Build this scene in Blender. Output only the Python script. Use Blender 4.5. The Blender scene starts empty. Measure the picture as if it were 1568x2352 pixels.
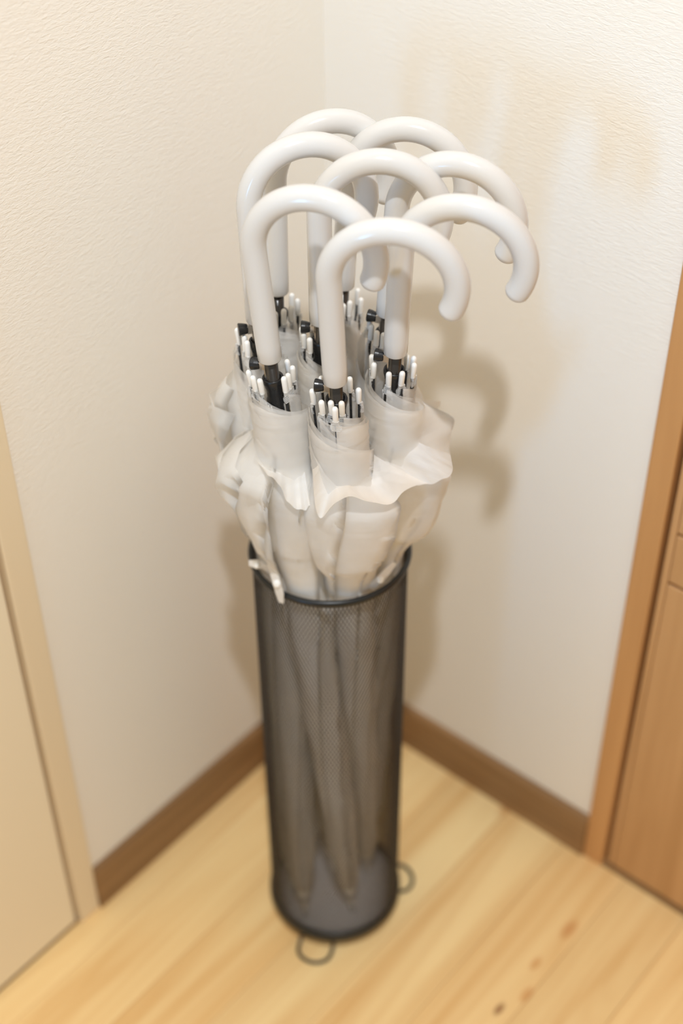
import bpy, math, random
from mathutils import Vector, Matrix
random.seed(7)
PI = math.pi
SC = bpy.context.scene
COL = SC.collection

# ------------------------------------------------------------------ camera
cam_d = bpy.data.cameras.new('camera')
cam = bpy.data.objects.new('camera', cam_d)
COL.objects.link(cam)
SC.camera = cam
_r = Vector((0.765728, 0.643136, -0.006130))
_u = Vector((-0.415267, 0.501657, 0.758876))
_d = Vector((-0.491136, 0.578547, -0.651206))
cam.matrix_world = Matrix(((_r.x, _u.x, -_d.x, 0.786525), (_r.y, _u.y, -_d.y, -0.908304),
                           (_r.z, _u.z, -_d.z, 1.325863), (0, 0, 0, 1)))
cam_d.sensor_fit = 'VERTICAL'
cam_d.sensor_height = 36.0
cam_d.sensor_width = 24.0
cam_d.lens = 50.92
cam_d.clip_start = 0.02
cam_d.dof.use_dof = True
cam_d.dof.focus_distance = 1.045
cam_d.dof.aperture_fstop = 2.6

# ------------------------------------------------------------------ light
world = bpy.data.worlds.new('world')
SC.world = world
world.use_nodes = True
_bg = world.node_tree.nodes['Background']
_bg.inputs[0].default_value = (1.0, 0.92, 0.77, 1)      # light bounced round the rest of the hallway
_bg.inputs[1].default_value = 0.52


def lamp(name, kind, loc, energy, color, size, rot=None, size_y=None):
    l = bpy.data.lights.new(name, kind)
    l.energy = energy
    l.color = color
    if kind == 'AREA':
        l.shape = 'RECTANGLE'
        l.size = size
        l.size_y = size_y or size
    else:
        l.shadow_soft_size = size
    o = bpy.data.objects.new(name, l)
    COL.objects.link(o)
    o.location = loc
    if rot:
        o.rotation_euler = rot
    return o


lamp('ceiling_downlight', 'POINT', (0.84, -0.95, 2.40), 106.0, (0.97, 1.0, 1.03), 0.034)
# daylight through the entrance-door glass, at hand height further down the hallway
_day = lamp('entrance_daylight', 'AREA', (0.54, -2.6, 0.84), 0.62, (0.14, 0.50, 1.0), 0.24, (PI / 2, 0, 0), 0.6)
_day.data.spread = math.radians(34)     # beam narrowed only to keep the cool light off the wall corner

SC.view_settings.view_transform = 'Standard'
SC.view_settings.look = 'None'
SC.view_settings.exposure = 0.0
SC.view_settings.gamma = 1.0
SC.view_settings.use_curve_mapping = False
SC.cycles.transparent_max_bounces = 40
SC.cycles.max_bounces = 24
SC.cycles.diffuse_bounces = 14
SC.cycles.transmission_bounces = 24
SC.cycles.caustics_reflective = False


# ------------------------------------------------------------------ materials
def srgb(r, g, b):
    f = lambda c: c / 12.92 if c <= 0.04045 else ((c + 0.055) / 1.055) ** 2.4
    return (f(r / 255), f(g / 255), f(b / 255), 1)


class NT:
    def __init__(self, name):
        self.m = bpy.data.materials.new(name)
        self.m.use_nodes = True
        self.t = self.m.node_tree
        self.t.nodes.clear()
        self.out = self.n('ShaderNodeOutputMaterial')

    def n(self, typ, **kw):
        x = self.t.nodes.new(typ)
        for k, v in kw.items():
            setattr(x, k, v)
        return x

    def l(self, a, b):
        self.t.links.new(a, b)

    def bsdf(self, color, rough, **kw):
        b = self.n('ShaderNodeBsdfPrincipled')
        b.inputs['Base Color'].default_value = color
        b.inputs['Roughness'].default_value = rough
        for k, v in kw.items():
            b.inputs[k].default_value = v
        return b


def simple(name, color, rough, bump=0.0, bscale=200.0, **kw):
    t = NT(name)
    b = t.bsdf(color, rough, **kw)
    t.l(b.outputs[0], t.out.inputs[0])
    no = t.n('ShaderNodeTexNoise')
    no.inputs['Scale'].default_value = bscale
    tc = t.n('ShaderNodeTexCoord')
    t.l(tc.outputs['Object'], no.inputs['Vector'])
    mr = t.n('ShaderNodeMapRange')
    mr.inputs[3].default_value = max(0.02, rough - 0.04)
    mr.inputs[4].default_value = rough + 0.04
    t.l(no.outputs[0], mr.inputs[0])
    t.l(mr.outputs[0], b.inputs['Roughness'])
    if bump:
        bp = t.n('ShaderNodeBump')
        bp.inputs['Strength'].default_value = bump
        bp.inputs['Distance'].default_value = 0.001
        t.l(no.outputs[0], bp.inputs['Height'])
        t.l(bp.outputs[0], b.inputs['Normal'])
    return t.m


def wallpaper():
    t = NT('woven_wallpaper')
    b = t.bsdf((0.86, 0.833, 0.778, 1), 0.85)
    b.inputs['Specular IOR Level'].default_value = 0.25
    t.l(b.outputs[0], t.out.inputs[0])
    g = t.n('ShaderNodeNewGeometry')
    mp = t.n('ShaderNodeMapping')
    mp.inputs['Scale'].default_value = (125, 125, 400)       # crepe wrinkles lying sideways
    t.l(g.outputs['Position'], mp.inputs[0])
    n1 = t.n('ShaderNodeTexNoise')
    n1.inputs['Scale'].default_value = 1.0
    n1.inputs['Detail'].default_value = 3.0
    n1.inputs['Roughness'].default_value = 0.6
    n1.inputs['Distortion'].default_value = 0.6
    t.l(mp.outputs[0], n1.inputs['Vector'])
    mp2 = t.n('ShaderNodeMapping')
    mp2.inputs['Scale'].default_value = (420, 420, 900)
    t.l(g.outputs['Position'], mp2.inputs[0])
    n2 = t.n('ShaderNodeTexNoise')
    n2.inputs['Scale'].default_value = 1.0
    n2.inputs['Detail'].default_value = 2.0
    t.l(mp2.outputs[0], n2.inputs['Vector'])
    add = t.n('ShaderNodeMath', operation='MULTIPLY_ADD')
    add.inputs[1].default_value = 0.35
    t.l(n2.outputs[0], add.inputs[0])
    t.l(n1.outputs[0], add.inputs[2])
    bp = t.n('ShaderNodeBump')
    bp.inputs['Strength'].default_value = 0.6
    bp.inputs['Distance'].default_value = 0.0010
    t.l(add.outputs[0], bp.inputs['Height'])
    t.l(bp.outputs[0], b.inputs['Normal'])
    return t.m


def wood(name, dark, light, rough, scale, tone=False, knots=(), bump=0.1, coat=0.0):
    """grain stretched along one world axis; scale = noise frequency per axis"""
    t = NT(name)
    b = t.bsdf(light, rough)
    b.inputs['Coat Weight'].default_value = coat
    b.inputs['Coat Roughness'].default_value = 0.25
    t.l(b.outputs[0], t.out.inputs[0])
    g = t.n('ShaderNodeNewGeometry')
    oi = t.n('ShaderNodeObjectInfo')
    mp = t.n('ShaderNodeMapping')
    mp.inputs['Scale'].default_value = scale
    t.l(g.outputs['Position'], mp.inputs[0])
    mul = t.n('ShaderNodeMath', operation='MULTIPLY')
    mul.inputs[1].default_value = 37.0
    t.l(oi.outputs['Random'], mul.inputs[0])
    off = t.n('ShaderNodeVectorMath', operation='ADD')
    t.l(mp.outputs[0], off.inputs[0])
    t.l(mul.outputs[0], off.inputs[1])
    n1 = t.n('ShaderNodeTexNoise')
    n1.inputs['Scale'].default_value = 1.0
    n1.inputs['Detail'].default_value = 4.0
    n1.inputs['Roughness'].default_value = 0.55
    n1.inputs['Distortion'].default_value = 0.8
    t.l(off.outputs[0], n1.inputs['Vector'])
    rmp = t.n('ShaderNodeValToRGB')
    rmp.color_ramp.elements[0].position = 0.30
    rmp.color_ramp.elements[0].color = dark
    rmp.color_ramp.elements[1].position = 0.66
    rmp.color_ramp.elements[1].color = light
    t.l(n1.outputs[0], rmp.inputs[0])
    colr = rmp.outputs[0]
    for (kx, ky, kr, kc) in knots:                          # knots in the boards
        sx = t.n('ShaderNodeMapping')
        sx.inputs['Location'].default_value = (-kx / kr, -ky / (kr * 2.2), 0)
        sx.inputs['Scale'].default_value = (1 / kr, 1 / (kr * 2.2), 0)
        t.l(g.outputs['Position'], sx.inputs[0])
        ln = t.n('ShaderNodeVectorMath', operation='LENGTH')
        t.l(sx.outputs[0], ln.inputs[0])
        mr = t.n('ShaderNodeMapRange')
        mr.interpolation_type = 'SMOOTHSTEP'
        mr.inputs[1].default_value = 0.25
        mr.inputs[2].default_value = 1.0
        mr.inputs[3].default_value = 0.85
        mr.inputs[4].default_value = 0.0
        t.l(ln.outputs['Value'], mr.inputs[0])
        mx = t.n('ShaderNodeMix', data_type='RGBA')
        t.l(mr.outputs[0], mx.inputs[0])
        t.l(colr, mx.inputs[6])
        mx.inputs[7].default_value = kc
        colr = mx.outputs[2]
    if tone:
        mx = t.n('ShaderNodeMix', data_type='RGBA', blend_type='MULTIPLY')
        mx.inputs[0].default_value = 1.0
        t.l(colr, mx.inputs[6])
        t.l(oi.outputs['Color'], mx.inputs[7])
        colr = mx.outputs[2]
    t.l(colr, b.inputs['Base Color'])
    bp = t.n('ShaderNodeBump')
    bp.inputs['Strength'].default_value = bump
    bp.inputs['Distance'].default_value = 0.0006
    t.l(n1.outputs[0], bp.inputs['Height'])
    t.l(bp.outputs[0], b.inputs['Normal'])
    return t.m


def film(name, color, clear, rough=0.35, crease=0.5):
    """frosted plastic sheet: partly see-through, partly scattering to both sides"""
    t = NT(name)
    df = t.n('ShaderNodeBsdfDiffuse')
    df.inputs['Color'].default_value = color
    tl = t.n('ShaderNodeBsdfTranslucent')
    tl.inputs['Color'].default_value = color
    tr = t.n('ShaderNodeBsdfTransparent')
    tr.inputs['Color'].default_value = (0.97, 0.97, 0.965, 1)
    gl = t.n('ShaderNodeBsdfGlossy')
    gl.inputs['Roughness'].default_value = rough
    m1 = t.n('ShaderNodeMixShader')
    m1.inputs[0].default_value = 0.40
    t.l(df.outputs[0], m1.inputs[1])
    t.l(tl.outputs[0], m1.inputs[2])
    m2 = t.n('ShaderNodeMixShader')
    tc = t.n('ShaderNodeTexCoord')
    mpw = t.n('ShaderNodeMapping')                          # fine creases running round the roll
    mpw.inputs['Scale'].default_value = (22, 22, 170)
    mpw.inputs['Rotation'].default_value = (0.16, 0.1, 0)
    t.l(tc.outputs['Object'], mpw.inputs[0])
    nw = t.n('ShaderNodeTexNoise')
    nw.inputs['Scale'].default_value = 1.0
    nw.inputs['Detail'].default_value = 3.0
    t.l(mpw.outputs[0], nw.inputs['Vector'])
    bw = t.n('ShaderNodeBump')
    bw.inputs['Strength'].default_value = crease
    bw.inputs['Distance'].default_value = 0.003
    t.l(nw.outputs[0], bw.inputs['Height'])
    for sh in (df, tl, gl):
        t.l(bw.outputs[0], sh.inputs['Normal'])
    no = t.n('ShaderNodeTexNoise')
    no.inputs['Scale'].default_value = 40.0
    t.l(tc.outputs['Object'], no.inputs['Vector'])
    mr = t.n('ShaderNodeMapRange')
    mr.inputs[3].default_value = clear - 0.08
    mr.inputs[4].default_value = clear + 0.08
    t.l(no.outputs[0], mr.inputs[0])
    t.l(mr.outputs[0], m2.inputs[0])
    t.l(m1.outputs[0], m2.inputs[1])
    t.l(tr.outputs[0], m2.inputs[2])
    m3 = t.n('ShaderNodeMixShader')
    m3.inputs[0].default_value = 0.018
    t.l(m2.outputs[0], m3.inputs[1])
    t.l(gl.outputs[0], m3.inputs[2])
    t.l(m3.outputs[0], t.out.inputs[0])
    return t.m


M = dict(
    wall=wallpaper(),
    plank=wood('pine_floorboard', srgb(222, 178, 116), srgb(246, 216, 158), 0.42, (26, 1.6, 26), tone=True,
               knots=[(0.401, -0.216, 0.0055, srgb(140, 90, 48)), (0.404, -0.094, 0.009, srgb(206, 150, 92)),
                      (0.400, -0.150, 0.006, srgb(212, 158, 98)), (0.262, 0.0, 0.012, srgb(210, 156, 96)),
                      (0.413, -0.185, 0.007, srgb(212, 158, 98))], bump=0.05),
    base_l=wood('brown_baseboard_grain_y', srgb(124, 92, 58), srgb(158, 122, 82), 0.5, (60, 3, 130), bump=0.15),
    base_r=wood('brown_baseboard_grain_x', srgb(124, 92, 58), srgb(158, 122, 82), 0.5, (3, 60, 130), bump=0.15),
    door_r=wood('honey_wood_door', srgb(184, 140, 92), srgb(200, 156, 108), 0.45, (40, 40, 2.2), bump=0.08),
    case_r=wood('honey_wood_casing', srgb(188, 138, 86), srgb(204, 154, 100), 0.45, (45, 45, 2.0), bump=0.08),
    door_l=simple('cream_laminate', srgb(240, 230, 207), 0.5, 0.05, 300),
    case_l=simple('beige_laminate', srgb(232, 217, 189), 0.5, 0.05, 300),
    dark=simple('shadow_gap_dark', srgb(70, 48, 28), 0.9),
    subfloor=simple('subfloor', srgb(120, 86, 50), 0.9),
    white=simple('glossy_white_plastic', (0.67, 0.67, 0.668, 1), 0.16, 0.02, 60),
    capw=simple('white_nylon', (0.88, 0.88, 0.86, 1), 0.4),
    black=simple('glossy_black_plastic', (0.012, 0.012, 0.013, 1), 0.28),
    shaft=simple('black_lacquered_steel', (0.018, 0.014, 0.012, 1), 0.2, **{'Coat Weight': 0.6}),
    steel=simple('plain_steel', (0.62, 0.58, 0.54, 1), 0.28, Metallic=1.0),
    greysteel=simple('grey_zinc_channel', (0.55, 0.54, 0.53, 1), 0.4, Metallic=0.7),
    wire=simple('black_powder_coat_mesh', (0.034, 0.026, 0.019, 1), 0.5, 0.0, 400),
    rim=simple('black_powder_coat_ring', (0.008, 0.009, 0.009, 1), 0.33, 0.05, 500),
    foot=simple('dark_wire_foot', (0.03, 0.024, 0.02, 1), 0.4),
    plate=simple('dark_grey_base_plate', (0.70, 0.69, 0.70, 1), 0.45),
    film=film('frosted_vinyl_film', (0.998, 0.988, 0.972, 1), 0.47, 0.45, 0.22),
    apron=film('frosted_vinyl_fold', (0.997, 0.988, 0.974, 1), 0.26, 0.35, 0.4),
    tab=film('clear_vinyl_tab', (0.92, 0.93, 0.94, 1), 0.45, 0.2),
    strap=film('milky_vinyl_strap', (0.95, 0.93, 0.90, 1), 0.12),
)


# ------------------------------------------------------------------ mesh helpers
class MB:
    def __init__(self):
        self.v = []
        self.f = []

    def box(self, x0, x1, y0, y1, z0, z1):
        b = len(self.v)
        self.v += [(x0, y0, z0), (x1, y0, z0), (x1, y1, z0), (x0, y1, z0), (x0, y0, z1), (x1, y0, z1), (x1, y1, z1), (x0, y1, z1)]
        self.f += [tuple(b + i for i in q) for q in ((3, 2, 1, 0), (4, 5, 6, 7), (0, 1, 5, 4), (1, 2, 6, 5), (2, 3, 7, 6), (3, 0, 4, 7))]
        return self

    def tube(self, pts, rad, seg=12, closed=False, cap=True):
        pts = [Vector(p) for p in pts]
        n = len(pts)
        if not hasattr(rad, '__len__'):
            rad = [rad] * n
        b0 = len(self.v)
        t0 = (pts[1] - pts[0]).normalized()
        nn = t0.orthogonal().normalized()
        for i, p in enumerate(pts):
            if closed:
                t = (pts[(i + 1) % n] - pts[i - 1]).normalized()
            else:
                t = (pts[min(i + 1, n - 1)] - pts[max(i - 1, 0)]).normalized()
            nn = (nn - t * nn.dot(t)).normalized()
            bb = t.cross(nn)
            for k in range(seg):
                a = 2 * PI * k / seg
                self.v.append(tuple(p + (nn * math.cos(a) + bb * math.sin(a)) * rad[i]))
        for i in range(n if closed else n - 1):
            j = (i + 1) % n
            for k in range(seg):
                k2 = (k + 1) % seg
                self.f.append((b0 + i * seg + k, b0 + i * seg + k2, b0 + j * seg + k2, b0 + j * seg + k))
        if cap and not closed:
            self.f.append(tuple(b0 + k for k in reversed(range(seg))))
            self.f.append(tuple(b0 + (n - 1) * seg + k for k in range(seg)))
        return self

    def lathe(self, prof, seg=24, cap=True):
        """prof = [(radius, z)]"""
        b0 = len(self.v)
        for (r, z) in prof:
            for k in range(seg):
                a = 2 * PI * k / seg
                self.v.append((r * math.cos(a), r * math.sin(a), z))
        for i in range(len(prof) - 1):
            for k in range(seg):
                k2 = (k + 1) % seg
                self.f.append((b0 + i * seg + k, b0 + i * seg + k2, b0 + (i + 1) * seg + k2, b0 + (i + 1) * seg + k))
        if cap:
            self.f.append(tuple(b0 + k for k in reversed(range(seg))))
            self.f.append(tuple(b0 + (len(prof) - 1) * seg + k for k in range(seg)))
        return self

    def xf(self, mat):
        self.v = [tuple(mat @ Vector(p)) for p in self.v]
        return self

    def mesh(self, name, mat, smooth=False):
        me = bpy.data.meshes.new(name)
        me.from_pydata(self.v, [], self.f)
        if mat:
            me.materials.append(mat)
        if smooth:
            me.polygons.foreach_set('use_smooth', [True] * len(me.polygons))
        me.update()
        return me

    def build(self, name, mat, parent=None, smooth=False, bevel=0.0):
        o = bpy.data.objects.new(name, self.mesh(name, mat, smooth))
        COL.objects.link(o)
        if parent:
            o.parent = parent
        if bevel:
            md = o.modifiers.new('bevel', 'BEVEL')
            md.width = bevel
            md.segments = 2
            md.limit_method = 'ANGLE'
        return o


def link(name, me, parent):
    o = bpy.data.objects.new(name, me)
    COL.objects.link(o)
    o.parent = parent
    return o


def structure(o):
    o['kind'] = 'structure'
    return o


def box(x0, x1, y0, y1, z0, z1):
    return MB().box(x0, x1, y0, y1, z0, z1)


# ------------------------------------------------------------------ the corner of the hallway
XE, YE, ZT = 1.9, -1.9, 2.44           # how far the modelled corner reaches
L1, L2 = 0.3905, 0.3632                # where the door casings start on either wall
floor = structure(box(0, XE, YE, 0, -0.04, -0.012).build('floor', M['subfloor']))
PW = 0.0757
x = 0.265 - 4 * PW
tones = [1.08, 1.07, 1.06, 1.01, 1.0, 1.02, 0.97, 1.03, 1.0, 0.96, 1.02]
k = 0
while x < XE:
    xa, xb = max(x, 0.0) + 0.0002, min(x + PW, XE) - 0.0002
    if xb > xa + 0.005:
        pl = box(xa, xb, YE, 0, -0.012, 0).build('plank', M['plank'], floor, bevel=0.0005)
        tn = tones[k % len(tones)]
        pl.color = (tn, tn * 1.045, tn * 1.09, 1) if k < 4 else (tn, tn * 1.01, tn * 1.02, 1)  # left-hand boards brightened in colour to make up for weaker lamp light there
    x += PW
    k += 1

wl = structure(MB().box(-0.1, 0, -L1 - 0.005, 0.1, -0.04, ZT).box(-0.1, 0, YE, -L1 - 0.005, 2.0, ZT).build('wall_left', M['wall']))
wr = structure(MB().box(0, L2 + 0.005, 0, 0.1, -0.04, ZT).box(L2 + 0.005, XE, 0, 0.1, 2.0, ZT).build('wall_right', M['wall']))

# baseboards: flat board with an eased top edge
HB, TB = 0.0632, 0.0072
prof = [(0, 0), (TB, 0), (TB, HB - 0.012), (TB - 0.0006, HB - 0.006), (TB - 0.0028, HB - 0.0012), (TB - 0.0045, HB), (0, HB)]


def baseboard(name, mat, along, length):
    m = MB()
    n = len(prof)
    for e in (0.0, length):
        for (a, z) in prof:
            m.v.append((a, -e, z) if along == 'y' else (e, -a, z))
    for i in range(n):
        j = (i + 1) % n
        q = (i, j, n + j, n + i)
        m.f.append(q if along == 'y' else q[::-1])
    m.f.append(tuple(range(n)))
    m.f.append(tuple(range(2 * n - 1, n - 1, -1)))
    return structure(m.build(name, mat))


baseboard('baseboard_left', M['base_l'], 'y', L1)
baseboard('baseboard_right', M['base_r'], 'x', L2)

# left: cream flush door in a beige casing
dl = structure(box(-0.02, 0.0016, -1.24, -0.4215, 0.006, 1.985).build('door_1', M['door_l'], bevel=0.0012))
cs = box(-0.06, 0.0045, -0.4160, -L1, 0, 2.02).build('trim_1', M['case_l'], bevel=0.0012)
structure(cs)
hd = box(-0.06, 0.0045, -1.27, -0.4160, 1.99, 2.02).build('head_casing', M['case_l'], cs, bevel=0.0012)
cj = box(-0.06, 0.0045, -1.27, -1.2445, 0, 1.99).build('side_casing', M['case_l'], cs, bevel=0.0012)
box(-0.06, -0.021, -1.2445, -0.4160, 0.0, 1.99).build('door_stop', M['dark'], cs)
hdl = MB().tube([(0.0016, -1.17, 0.98), (0.03, -1.17, 0.98), (0.045, -1.165, 0.98), (0.047, -1.14, 0.98), (0.047, -1.06, 0.98)], 0.008, 12).build('handle', M['steel'], dl, True)

# right: honey coloured wooden door, rails and panels with recessed joints
case = structure(box(L2, 0.3868, -0.0050, 0.06, 0, 2.02).build('trim_2', M['case_r'], bevel=0.0012))
box(0.3868, 1.20, -0.0050, 0.06, 1.99, 2.02).build('head_casing', M['case_r'], case, bevel=0.0012)
box(1.1755, 1.20, -0.0050, 0.06, 0, 1.99).build('side_casing', M['case_r'], case, bevel=0.0012)
box(0.3868, 1.1755, 0.022, 0.06, 0, 1.99).build('door_stop', M['dark'], case)
dr = structure(box(0.3916, 1.1700, 0.004, 0.02, 0.009, 1.985).build('door_2', M['door_r']))
box(0.3916, 0.3988, -0.0016, 0.004, 0.009, 1.985).build('stile', M['door_r'], dr, bevel=0.0014)
box(1.1628, 1.1700, -0.0016, 0.004, 0.009, 1.985).build('stile', M['door_r'], dr, bevel=0.0014)
for (z0, z1, nm) in ((0.009, 0.4285, 'panel'), (0.4325, 0.4870, 'rail'), (0.4905, 1.03, 'panel'), (1.034, 1.09, 'rail'), (1.094, 1.985, 'panel')):
    box(0.3992, 1.1624, -0.0016, 0.004, z0, z1).build(nm, M['door_r'], dr, bevel=0.0012)
MB().tube([(0.43, -0.0016, 0.98), (0.43, -0.03, 0.98), (0.435, -0.044, 0.98), (0.46, -0.046, 0.98), (0.54, -0.046, 0.98)], 0.008, 12).build('handle', M['steel'], dr, True)
structure(box(-0.06, 0, YE, -0.4160, -0.04, 0.0006).build('trim_4', M['base_l']))
th = structure(box(0.3868, 1.1755, -0.0030, 0.05, 0.0, 0.0045).build('trim_3', M['base_r']))

# ------------------------------------------------------------------ the mesh umbrella stand
BX, BY, BR, BH = 0.1876, -0.2183, 0.0695, 0.5009
stand = bpy.data.objects.new('umbrella_stand', None)
COL.objects.link(stand)
stand.location = (BX, BY, 0)
stand['label'] = 'tall black wire mesh cylinder umbrella stand on the wooden floor in the wall corner'
stand['category'] = 'umbrella stand'

RM = 0.0662
Z0, Z1 = 0.020, BH - 0.002
ND = 120
SEG = 44
turn = (Z1 - Z0) / 2.15 / RM
WS, TS = 0.00024, 0.00034               # half width, half thickness of a strand
mm = MB()
for fam in (-1, 1):
    for i in range(ND):
        a0 = 2 * PI * i / ND
        b0 = len(mm.v)
        for s in range(SEG + 1):
            t = s / SEG
            a = a0 + fam * turn * t
            z = Z0 + (Z1 - Z0) * t
            ca, sa = math.cos(a), math.sin(a)
            # width direction: in the surface, square to the strand
            c, q = 2.15 / math.hypot(1, 2.15), 1 / math.hypot(1, 2.15)
            tx, ty, tz = -sa * c, ca * c, -fam * q
            for (w, r) in ((-WS, RM - TS), (WS, RM - TS), (WS, RM + TS), (-WS, RM + TS)):
                mm.v.append((ca * r + tx * w, sa * r + ty * w, z + tz * w))
        for s in range(SEG):
            p, q2 = b0 + s * 4, b0 + s * 4 + 4
            for e in range(4):
                e2 = (e + 1) % 4
                mm.f.append((p + e, p + e2, q2 + e2, q2 + e))
body = mm.build('mesh_body', M['wire'], stand)
body['kind'] = 'stuff'
body['label'] = 'fine black diamond wire mesh'


def ring(r, z, w, h, name, mat, n=96):
    # rounded band
    m = MB()
    m.tube([(r * math.cos(2 * PI * i / n), r * math.sin(2 * PI * i / n), 0) for i in range(n)], 1.0, 14, closed=True)
    out = []
    for (vx, vy, vz), i in zip(m.v, range(len(m.v))):
        c = i // 14
        ax, ay = r * math.cos(2 * PI * c / n), r * math.sin(2 * PI * c / n)
        rr = (vx * math.cos(2 * PI * c / n) + vy * math.sin(2 * PI * c / n)) - r
        rn = r + rr * w
        out.append((rn * math.cos(2 * PI * c / n), rn * math.sin(2 * PI * c / n), z + vz * h))
    m.v = out
    return m.build(name, mat, stand, True)


ring(0.0672, BH - 0.0005, 0.0026, 0.0034, 'rim', M['rim'])
ring(0.0662, 0.0215, 0.0032, 0.0082, 'base_ring', M['rim'])
MB().lathe([(0.0001, 0.0165), (0.0660, 0.0165), (0.0660, 0.0188), (0.0001, 0.0188)], 64, cap=False).build('base_plate', M['plate'], stand)
for ang in (-67, 56, 176):
    a = math.radians(ang)
    er, et = Vector((math.cos(a), math.sin(a), 0)), Vector((-math.sin(a), math.cos(a), 0))
    pts = []
    w = 0.0170
    ctrl = [(0.050, -w, 0.0165), (0.056, -w, 0.0150), (0.061, -w * 1.02, 0.0085), (0.066, -w * 1.03, 0.0036)]
    for i in range(13):
        th_ = -PI / 2 + PI * i / 12
        ctrl.append((0.0725 + 0.0140 * math.cos(th_), w * 1.02 * math.sin(th_), 0.0021))
    ctrl += [(0.066, w * 1.03, 0.0036), (0.061, w * 1.02, 0.0085), (0.056, w, 0.0150), (0.050, w, 0.0165)]
    for (rr, tt, zz) in ctrl:
        pts.append(er * rr + et * tt + Vector((0, 0, zz)))
    MB().tube(pts, 0.0019, 10).build('foot', M['foot'], stand, True)

# ------------------------------------------------------------------ umbrellas
LC, LS, RA, ARC, RT = 0.7086, 0.0906, 0.0431, 3.567, 0.0090
# tip on the stand's base, foot of the handle, heading of the hook, rib tips (radius mm, angle)
UMB = [
  ("H", (0.2055, -0.1856, 0.02), (0.2366, -0.2661, 0.7234), 30.7, [(16.4, 18), (17.1, 64), (18.4, 135), (17.2, 187), (14.6, 233), (11.1, 259), (18.5, 277), (11.5, 299)]),
  ("G", (0.1878, -0.1665, 0.02), (0.2482, -0.2119, 0.7246), 26.4, [(14.4, 9), (15.1, 32), (12.6, 55), (11.5, 112), (18.5, 169), (15.3, 199), (11.8, 261), (11.7, 311)]),
  ("D", (0.2233, -0.2321, 0.02), (0.1846, -0.2779, 0.7261), 25.7, [(15.4, 17), (13.9, 52), (11.5, 122), (17.3, 192), (15.5, 223), (13.3, 244), (14.0, 325), (13.5, 346)]),
  ("C", (0.1896, -0.2683, 0.02), (0.1447, -0.2475, 0.7266), 52.5, [(11.5, 9), (15.5, 80), (17.4, 151), (11.5, 189), (16.0, 227), (15.5, 263), (13.5, 298), (13.5, 334)]),
  ("A", (0.1567, -0.2516, 0.02), (0.1292, -0.2083, 0.7268), 52.5, [(16.5, 10), (18.5, 43), (15.5, 103), (11.5, 162), (13.5, 221), (13.5, 251), (13.1, 281), (11.5, 325)]),
  ("E", (0.1747, -0.2071, 0.02), (0.1837, -0.2198, 0.7285), 35.9, [(11.5, 16), (13.5, 91), (13.5, 128), (15.7, 166), (13.6, 187), (12.1, 227), (15.5, 302), (11.5, 339)]),
  ("F", (0.1687, -0.191, 0.02), (0.2137, -0.178, 0.7271), 23.1, [(13.5, 4), (11.5, 33), (15.5, 92), (17.6, 151), (11.5, 203), (13.9, 254), (11.9, 275), (13.5, 334)]),
  ("B", (0.1533, -0.2204, 0.02), (0.1628, -0.1696, 0.7267), 30.1, [(14.8, 13), (18.5, 58), (15.5, 123), (11.5, 187), (13.5, 219), (13.5, 252), (11.5, 284), (10.1, 316)]),
]
LABEL = {
  'H': 'frontmost clear umbrella in the stand, its white crook handle lowest in the bunch',
  'G': 'clear umbrella at the front right, white crook handle reaching furthest right against the wall',
  'D': 'clear umbrella at the front left, its white hook ending behind the frontmost umbrella\'s stem',
  'C': 'leftmost clear umbrella, second row, its white stem mostly hidden behind the front left one',
  'A': 'rearmost clear umbrella towards the left wall, its white crook highest in the bunch',
  'E': 'clear umbrella in the middle of the bunch, white crook framed by all the others',
  'F': 'clear umbrella behind the front right one, white crook passing just above that handle',
  'B': 'rearmost clear umbrella towards the right wall, black shaft glimpsed behind the frontmost stem',
}
# loosened folds of film: heading (deg), half width (deg), how far out, height of the widest point, rise above, drop below
BULGE = {
  'H': [(-55, 80, 0.013, 0.596, 0.026, 0.105), (14, 44, 0.019, 0.598, 0.026, 0.105), (-112, 36, 0.012, 0.590, 0.025, 0.06)],
  'G': [(24, 34, 0.031, 0.600, 0.034, 0.110, 0.9), (-14, 46, 0.015, 0.598, 0.026, 0.10), (60, 30, 0.036, 0.625, 0.03, 0.09, 0.8)],
  'D': [(214, 50, 0.034, 0.606, 0.034, 0.118), (-70, 56, 0.014, 0.600, 0.022, 0.105), (-15, 42, 0.014, 0.596, 0.024, 0.08), (170, 36, 0.020, 0.62, 0.03, 0.10)],
  'C': [(214, 36, 0.023, 0.640, 0.034, 0.12, 0.7), (150, 50, 0.018, 0.61, 0.04, 0.09)],
  'A': [(150, 60, 0.016, 0.61, 0.05, 0.08)],
  'E': [(-50, 180, 0.010, 0.61, 0.03, 0.07)],
  'F': [(42, 38, 0.036, 0.625, 0.03, 0.09)],
  'B': [(70, 55, 0.018, 0.61, 0.05, 0.08)],
}
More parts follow.
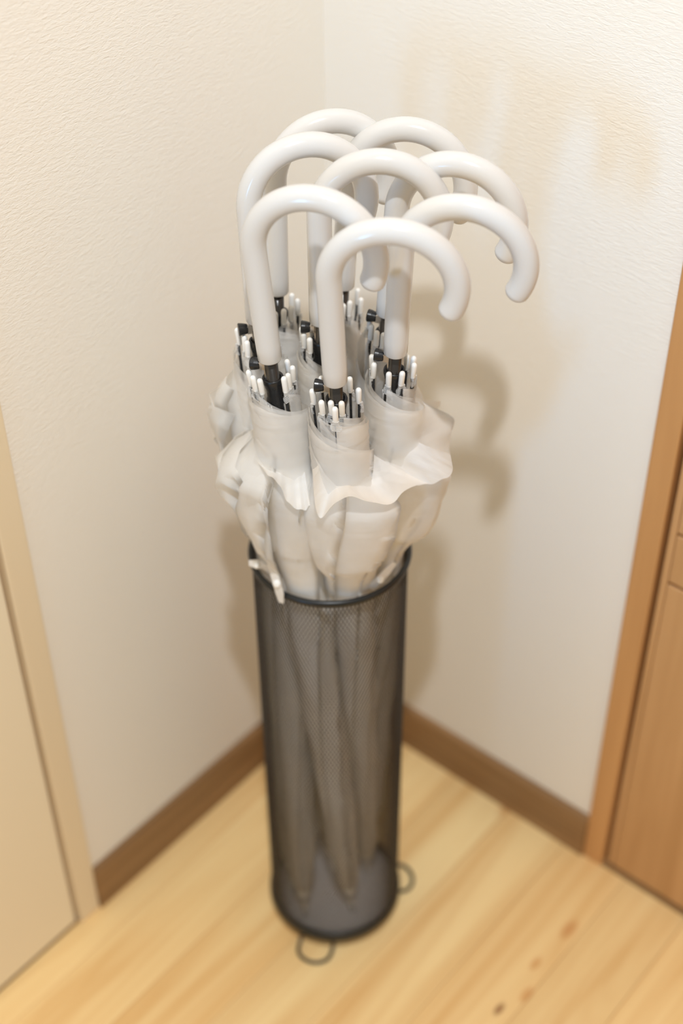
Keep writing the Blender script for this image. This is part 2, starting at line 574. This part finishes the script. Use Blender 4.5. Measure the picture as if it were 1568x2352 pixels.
# loose aprons of film that fan out below the wrapped band: where they leave the roll, and their free rim
APRON = {
  'H': ([(0.2310, -0.2830, 0.6658), (0.2365, -0.2819, 0.6557), (0.2443, -0.2787, 0.6503), (0.2516, -0.2724, 0.6480), (0.2561, -0.2626, 0.6463), (0.2556, -0.2502, 0.6479), (0.2534, -0.2427, 0.6650)],
        [(0.2345, -0.2905, 0.6560), (0.2400, -0.2945, 0.6257), (0.2446, -0.2922, 0.6169), (0.2568, -0.2886, 0.6373), (0.2681, -0.2821, 0.6425), (0.2766, -0.2697, 0.6331), (0.2823, -0.2534, 0.6265), (0.2822, -0.2403, 0.6302), (0.2848, -0.2136, 0.6210)]),
  'D': ([(0.1764, -0.2929, 0.6486), (0.1885, -0.2964, 0.6484), (0.2023, -0.2921, 0.6495), (0.2105, -0.2817, 0.6498), (0.2120, -0.2709, 0.6531)],
        [(0.1790, -0.2945, 0.6430), (0.1971, -0.3014, 0.6412), (0.2088, -0.3000, 0.6351), (0.2158, -0.2979, 0.6191), (0.2247, -0.2918, 0.6126), (0.2275, -0.2863, 0.6157)]),
  'G': ([(0.2384, -0.2309, 0.6588), (0.2483, -0.2299, 0.6506), (0.2570, -0.2249, 0.6478), (0.2647, -0.2134, 0.6509), (0.2642, -0.1993, 0.6528)],
        [(0.2543, -0.2314, 0.6206), (0.2714, -0.2262, 0.6220), (0.2838, -0.2122, 0.6187), (0.3007, -0.2071, 0.6351), (0.3026, -0.2141, 0.6599)]),
}

# shared part meshes, all in the umbrella's own frame: z up the shaft, hook towards +x
pts, rad = [], []
pts.append((0, 0, LC)); rad.append(RT * 0.90)
pts.append((0, 0, LC + 0.0012)); rad.append(RT * 0.985)
for i in range(1, 9):
    pts.append((0, 0, LC + 0.0012 + (LS - 0.0012) * i / 8)); rad.append(RT)
for i in range(1, 41):
    a = ARC * i / 40
    pts.append((RA * (1 - math.cos(a)), 0, LC + LS + RA * math.sin(a))); rad.append(RT)
ta = ARC
tv = Vector((math.sin(ta), 0, math.cos(ta)))
e = Vector(pts[-1])
for i in range(1, 8):                                     # rounded end
    a = PI / 2 * i / 7
    pts.append(tuple(e + tv * (RT * 0.75 * math.sin(a)))); rad.append(max(RT * math.cos(a), 0.0004))
ME = {}
ME['handle'] = MB().tube(pts, rad, 28).mesh('handle', M['white'], True)
ME['shaft'] = MB().tube([(0, 0, 0.03), (0, 0, LC + 0.01)], 0.0050, 18).mesh('shaft', M['shaft'], True)
ME['ferrule'] = MB().lathe([(0.0008, 0.0), (0.0026, 0.0006), (0.0034, 0.003), (0.0040, 0.030), (0.0058, 0.036), (0.0062, 0.044), (0.005, 0.046)], 18).mesh('ferrule', M['capw'], True)
zt = LC - 0.0155
ME['runner'] = MB().lathe([(0.0052, zt - 0.004), (0.0060, zt - 0.0008), (0.0072, zt), (0.0079, zt - 0.0004), (0.0082, zt - 0.0018), (0.0078, zt - 0.005),
                           (0.0064, zt - 0.011), (0.0062, zt - 0.016), (0.0072, zt - 0.020), (0.0074, zt - 0.045), (0.0052, zt - 0.047)], 24, cap=False).mesh('runner', M['black'], True)
# push button on a bent plate, on the side away from the hook
bt = MB().lathe([(0.0002, 0.0), (0.0046, 0.0002), (0.0050, 0.0008), (0.0046, 0.0035), (0.0038, 0.0068), (0.0032, 0.0073), (0.0002, 0.0074)], 28, cap=False)
bt.xf(Matrix.Translation((-0.0155, 0, LC - 0.0052)) @ Matrix.Rotation(PI / 2, 4, 'Y') @ Matrix.Scale(1.0, 4))
ME['release_button'] = bt.mesh('release_button', M['black'], False)
lp = MB().box(-0.0088, -0.0045, -0.0026, 0.0026, LC - 0.0088, LC - 0.0024)
lp.box(-0.0052, -0.0040, -0.0026, 0.0026, LC - 0.030, LC - 0.0024)
ME['latch_plate'] = lp.mesh('latch_plate', M['steel'])
ZC = LC - 0.0085                      # top of the rib tips
CL = 0.0142
cp = MB().lathe([(0.0018, -CL), (0.0022, -CL + 0.001), (0.00225, -0.003), (0.00215, -0.0018), (0.0017, -0.0008), (0.0010, -0.0002), (0.0001, 0.0)], 14, cap=False)
ME['rib_tip'] = cp.mesh('rib_tip', M['capw'], True)
# little moulded film tab below each rib tip: a ribbed disc with a neck
td = MB()
n = 16
td.v.append((0, 0, -CL - 0.0045))
for i in range(n):
    a = 2 * PI * i / n
    td.v.append((0.0006 * math.cos(3 * a), 0.0044 * math.sin(a), -CL - 0.0045 + 0.0047 * math.cos(a)))
for i in range(n):
    td.f.append((0, 1 + i, 1 + (i + 1) % n))
td.box(-0.0010, 0.0010, -0.0024, 0.0024, -CL - 0.0015, -CL + 0.0016)
for j in range(5):
    zz = -CL - 0.0075 + 0.0014 * j
    td.box(0.0004, 0.0009, -0.0030, 0.0030, zz, zz + 0.0004)
ME['tip_tab'] = td.mesh('tip_tab', M['tab'], False)


def smooth01(t):
    t = max(0.0, min(1.0, t))
    return t * t * (3 - 2 * t)


def canopy(code, caps, az_of, rng):
    """closed film canopy: each of the eight panels is folded between two ribs and wound round the bundle"""
    m = MB()
    NZ, NU = 120, 13
    zb, zh = 0.046, ZC - CL - 0.001
    nr = len(caps)
    th = [math.radians(b) for a, b in caps]
    rr = [a / 1000 for a, b in caps]
    amp = [rng.uniform(0.8, 1.15) for _ in range(nr)]
    dipk = [rng.uniform(0.030, 0.095) for _ in range(nr)]
    ph = [rng.uniform(0, 6.28) for _ in range(nr)]
    lst = BULGE[code]

    def ribpos(k, z):
        f = (z - zb) / (zh - zb)
        r = 0.0055 + (rr[k] + 0.0030 - 0.0055) * (f ** 0.36)
        r = min(r, 0.0105 + 0.004 * f) if f < 0.75 else r * 0.5 + 0.5 * min(r, 0.0175 + 0.012 * (f - 0.75))
        return r

    def pt(k, z, u, U, back):
        k2 = (k + 1) % nr
        gap = (th[k2] - th[k]) % (2 * PI)
        f = (z - zb) / (zh - zb)
        c = 0.0009 + 0.0018 * smooth01(f / 0.18) - 0.0016 * smooth01((f - 0.74) / 0.24)
        if not back:
            r0 = ribpos(k, z)
            ang = th[k] + u
            r = r0 + c * u
        else:
            w = smooth01((U - u) / max(U - gap, 1e-3))
            r0 = ribpos(k, z) * (1 - w) + ribpos(k2, z) * w
            ang = th[k] + u
            r = r0 + c * (u - gap * (0.12 + 0.88 * w))
        wgt = min(1.0, u / (0.84 * U)) ** 2
        # pleat wrinkles and the loosened folds
        r += 0.0010 * wgt * math.sin(ang * 3 + ph[k] + z * 60)
        edge = 1 - (u / U) ** 3
        r += 0.0011 * wgt * edge * math.sin(ang * 14 + ph[k]) * smooth01((f - 0.3) / 0.3) * smooth01((0.9 - f) / 0.06)
        tight = smooth01((f - 0.80) / 0.06)
        if tight > 0:
            q_ = z * 900 + ang * 2.2
            r += 0.00022 * tight * (0.15 + 0.85 * edge) * (math.sin(q_ + ph[k]) + math.sin(q_ * 0.61 + 2 * ph[k] - ang) + 0.7 * math.sin(q_ * 1.73 + ang))
        azw = az_of(ang)
        for (b, hw, am, zp, up, dn, *shq) in lst:
            shq = shq[0] if shq else 0.3
            dlt = abs((azw - math.radians(b) + PI) % (2 * PI) - PI) / math.radians(hw)
            if dlt < 1:
                s = (z - zp)
                s = s / up if s > 0 else -s / dn
                s *= 0.85 + 0.3 * rng_k[k]
                if s < 1:
                    shp = (1 - shq) * (1 - smooth01(s)) + shq * (1 - s) if z > zp else (1 - s) * (1 + 0.25 * s)
                    ang_p = shq * (1 - dlt) + (1 - shq) * (1 - dlt * dlt) ** 1.2
                    plt = 1 + 0.07 * math.asin(math.sin(10 * azw + ph[k])) + 0.04 * math.asin(math.sin(23 * azw + 2 * ph[k]))
                    r += am * amp[k] * wgt * ang_p * shp * plt
        return (r * math.cos(ang), r * math.sin(ang), z)

    rng_k = [rng.random() for _ in range(nr)]
    for k in range(nr):
        gap = (th[(k + 1) % nr] - th[k]) % (2 * PI)
        Uh = rng.uniform(3.6, 4.6)
        b0 = len(m.v)
        for i in range(NZ + 1):
            v = 1 - (1 - i / NZ) ** 1.5
            f = v
            U = gap + (Uh - gap) * (0.30 + 0.70 * f ** 1.6)
            for j in range(2 * NU + 1):
                back = j > NU
                q = (2 * NU - j) / NU if back else j / NU     # 0 at a rib, 1 at the fold
                u = q * U if not back else gap + q * (U - gap)
                dip = dipk[k] * (q ** 1.3)
                z = zb + (zh - dip - zb) * v
                m.v.append(pt(k, z, u, U, back))
        W = 2 * NU + 1
        for i in range(NZ):
            for j in range(W - 1):
                a = b0 + i * W + j
                m.f.append((a, a + 1, a + W + 1, a + W))
    return m


for code, tip, col, spin, caps in UMB:
    rng = random.Random(hash(code) if False else ord(code))
    tip, col = Vector(tip), Vector(col)
    ax = (col - tip).normalized()
    h = Vector((math.cos(math.radians(spin)), math.sin(math.radians(spin)), 0))
    h = (h - ax * h.dot(ax)).normalized()
    bv = ax.cross(h)
    o = bpy.data.objects.new('umbrella', None)
    COL.objects.link(o)
    o.matrix_world = Matrix(((h.x, bv.x, ax.x, tip.x), (h.y, bv.y, ax.y, tip.y), (h.z, bv.z, ax.z, tip.z), (0, 0, 0, 1)))
    o['label'] = LABEL[code]
    o['category'] = 'umbrella'
    o['group'] = 'clear umbrellas in the mesh stand'
    for nm in ('handle', 'shaft', 'ferrule', 'runner', 'release_button', 'latch_plate'):
        link(nm, ME[nm], o)
    for (rmm, deg) in caps:
        a = math.radians(deg)
        ca, sa = math.cos(a), math.sin(a)
        r = rmm / 1000
        rp, zp = [], []
        path = []
        for i in range(13):
            f = i / 12
            z = 0.06 + (ZC - CL + 0.002 - 0.06) * f
            rr_ = 0.0056 + (min(r, 0.0105) - 0.0056) * min(1, f / 0.75) if f < 0.75 else min(r, 0.0105) + (r - min(r, 0.0105)) * smooth01((f - 0.75) / 0.25)
            path.append((rr_ * ca, rr_ * sa, z))
        rb = MB().tube(path, 0.0011, 6).build('rib', M['black'], o, True)
        spath = []
        for i in range(6):
            f = i / 5
            z = 0.42 + (zt - 0.022 - 0.42) * f
            r2 = 0.0088 - 0.001 * f
            spath.append((r2 * math.cos(a + 0.25), r2 * math.sin(a + 0.25), z))
        MB().tube(spath, 0.0009, 5).build('stretcher', M['greysteel'], o, True)
        dz = rng.uniform(-0.0012, 0.0012)
        mt = Matrix.Translation((r * ca, r * sa, ZC + dz)) @ Matrix.Rotation(a, 4, 'Z') @ Matrix.Rotation(rng.uniform(-0.03, 0.09), 4, 'Y')
        c1 = link('rib_tip', ME['rib_tip'], rb)
        c1.matrix_local = mt
        c2 = link('tip_tab', ME['tip_tab'], rb)
        c2.matrix_local = mt @ Matrix.Translation((0.0012, 0, 0)) @ Matrix.Rotation(rng.uniform(-0.5, 0.5), 4, 'Z')
    spin_r = math.atan2(h.y, h.x)
    cm = canopy(code, caps, lambda an, s=spin_r: an + s, rng)
    mw = o.matrix_world.copy()
    mi = mw.inverted()
    nv = []
    for p in cm.v:                                        # the wire wall presses the soft film inwards
        w = mw @ Vector(p)
        g = smooth01((BH + 0.035 - w.z) / 0.035)
        if g > 0:
            dx, dy = w.x - BX, w.y - BY
            dd = math.hypot(dx, dy)
            lim, sft = 0.0640, 0.007
            if dd > lim - sft:
                dn_ = lim - sft * math.exp(-(dd - (lim - sft)) / sft)
                kf = 1 + (dn_ / dd - 1) * g
                w = Vector((BX + dx * kf, BY + dy * kf, w.z))
                p = tuple(mi @ w)
        nv.append(p)
    cm.v = nv
    cm.build('canopy', M['film'], o, True)

    if code in APRON:
        inv = o.matrix_world.inverted()
        A_, F_ = [[Vector(p) for p in l] for l in APRON[code]]

        def along(l, t):
            # Catmull-Rom through the listed points
            x_ = t * (len(l) - 1)
            i = min(int(x_), len(l) - 2)
            f = x_ - i
            p0, p1, p2, p3 = l[max(i - 1, 0)], l[i], l[i + 1], l[min(i + 2, len(l) - 1)]
            return 0.5 * (2 * p1 + (p2 - p0) * f + (2 * p0 - 5 * p1 + 4 * p2 - p3) * f * f + (3 * p1 - p0 - 3 * p2 + p3) * f ** 3)
        m = MB()
        NA, NT_ = 44, 10
        for i in range(NA + 1):
            pa, pf = along(A_, i / NA), along(F_, i / NA)
            ctr = tip + ax * ((pa - tip).dot(ax))
            pa = ctr + (pa - ctr) * 0.76 - ax * 0.010
            pb = pa.lerp(pf, 0.45) + Vector((0, 0, -0.004))
            for j in range(NT_ + 1):
                t = j / NT_
                p = pa * (1 - t) ** 2 + pb * (2 * t * (1 - t)) + pf * t * t
                p = p + Vector((0, 0, 0.0008 * t * math.sin(i * 0.9 + 2 * t)))
                m.v.append(tuple(inv @ p))
        for i in range(NA):
            for j in range(NT_):
                q0 = i * (NT_ + 1) + j
                m.f.append((q0, q0 + 1, q0 + NT_ + 2, q0 + NT_ + 1))
        m.build('loose_fold', M['apron'], o, True)

    strap = {'D': [(0.174, -0.2788, 0.5233), (0.1859, -0.2868, 0.5200), (0.1920, -0.2897, 0.5151), (0.1944, -0.2899, 0.5066), (0.1962, -0.2900, 0.4960)],
             'C': [(0.1749, -0.2770, 0.5064), (0.1701, -0.2804, 0.5139), (0.1648, -0.2840, 0.5162), (0.1568, -0.2851, 0.5138)],
             'G': [(0.2453, -0.2349, 0.5014), (0.2498, -0.2282, 0.5101), (0.2534, -0.2237, 0.5173), (0.2556, -0.2163, 0.5230)]}.get(code)
    if strap:
        inv = o.matrix_world.inverted()
        P = [Vector(p) for p in strap]
        m = MB()
        hw = 0.0042
        for i, p in enumerate(P):
            t = (P[min(i + 1, len(P) - 1)] - P[max(i - 1, 0)]).normalized()
            out = Vector((p.x - BX, p.y - BY, 0.02)).normalized()
            sd = t.cross(out).normalized()
            wd = hw * (0.55 if i == len(P) - 1 else 1)
            nrm = sd.cross(t).normalized()
            for (s1, s2) in ((-1, -1), (1, -1), (1, 1), (-1, 1)):
                m.v.append(tuple(p + sd * wd * s1 + nrm * 0.0004 * s2))
        for i in range(len(P) - 1):
            for e1 in range(4):
                e2 = (e1 + 1) % 4
                m.f.append((i * 4 + e1, i * 4 + e2, i * 4 + 4 + e2, i * 4 + 4 + e1))
        m.f += [(3, 2, 1, 0), tuple(len(P) * 4 - 4 + q for q in range(4))]
        m.xf(inv)
        st = m.build('tie_strap', M['strap'], o, False)
        sb = MB().lathe([(0.0001, 0.0026), (0.0026, 0.0024), (0.0036, 0.0014), (0.0038, 0.0), (0.0001, -0.0004)], 18, cap=False)
        p = P[2 if code != 'G' else 1]
        out = Vector((p.x - BX, p.y - BY, 0.03)).normalized()
        sb.xf(inv @ Matrix.Translation(p) @ out.to_track_quat('Z', 'Y').to_matrix().to_4x4())
        sb.build('snap_button', M['capw'], st, True)
bpy.context.view_layer.update()
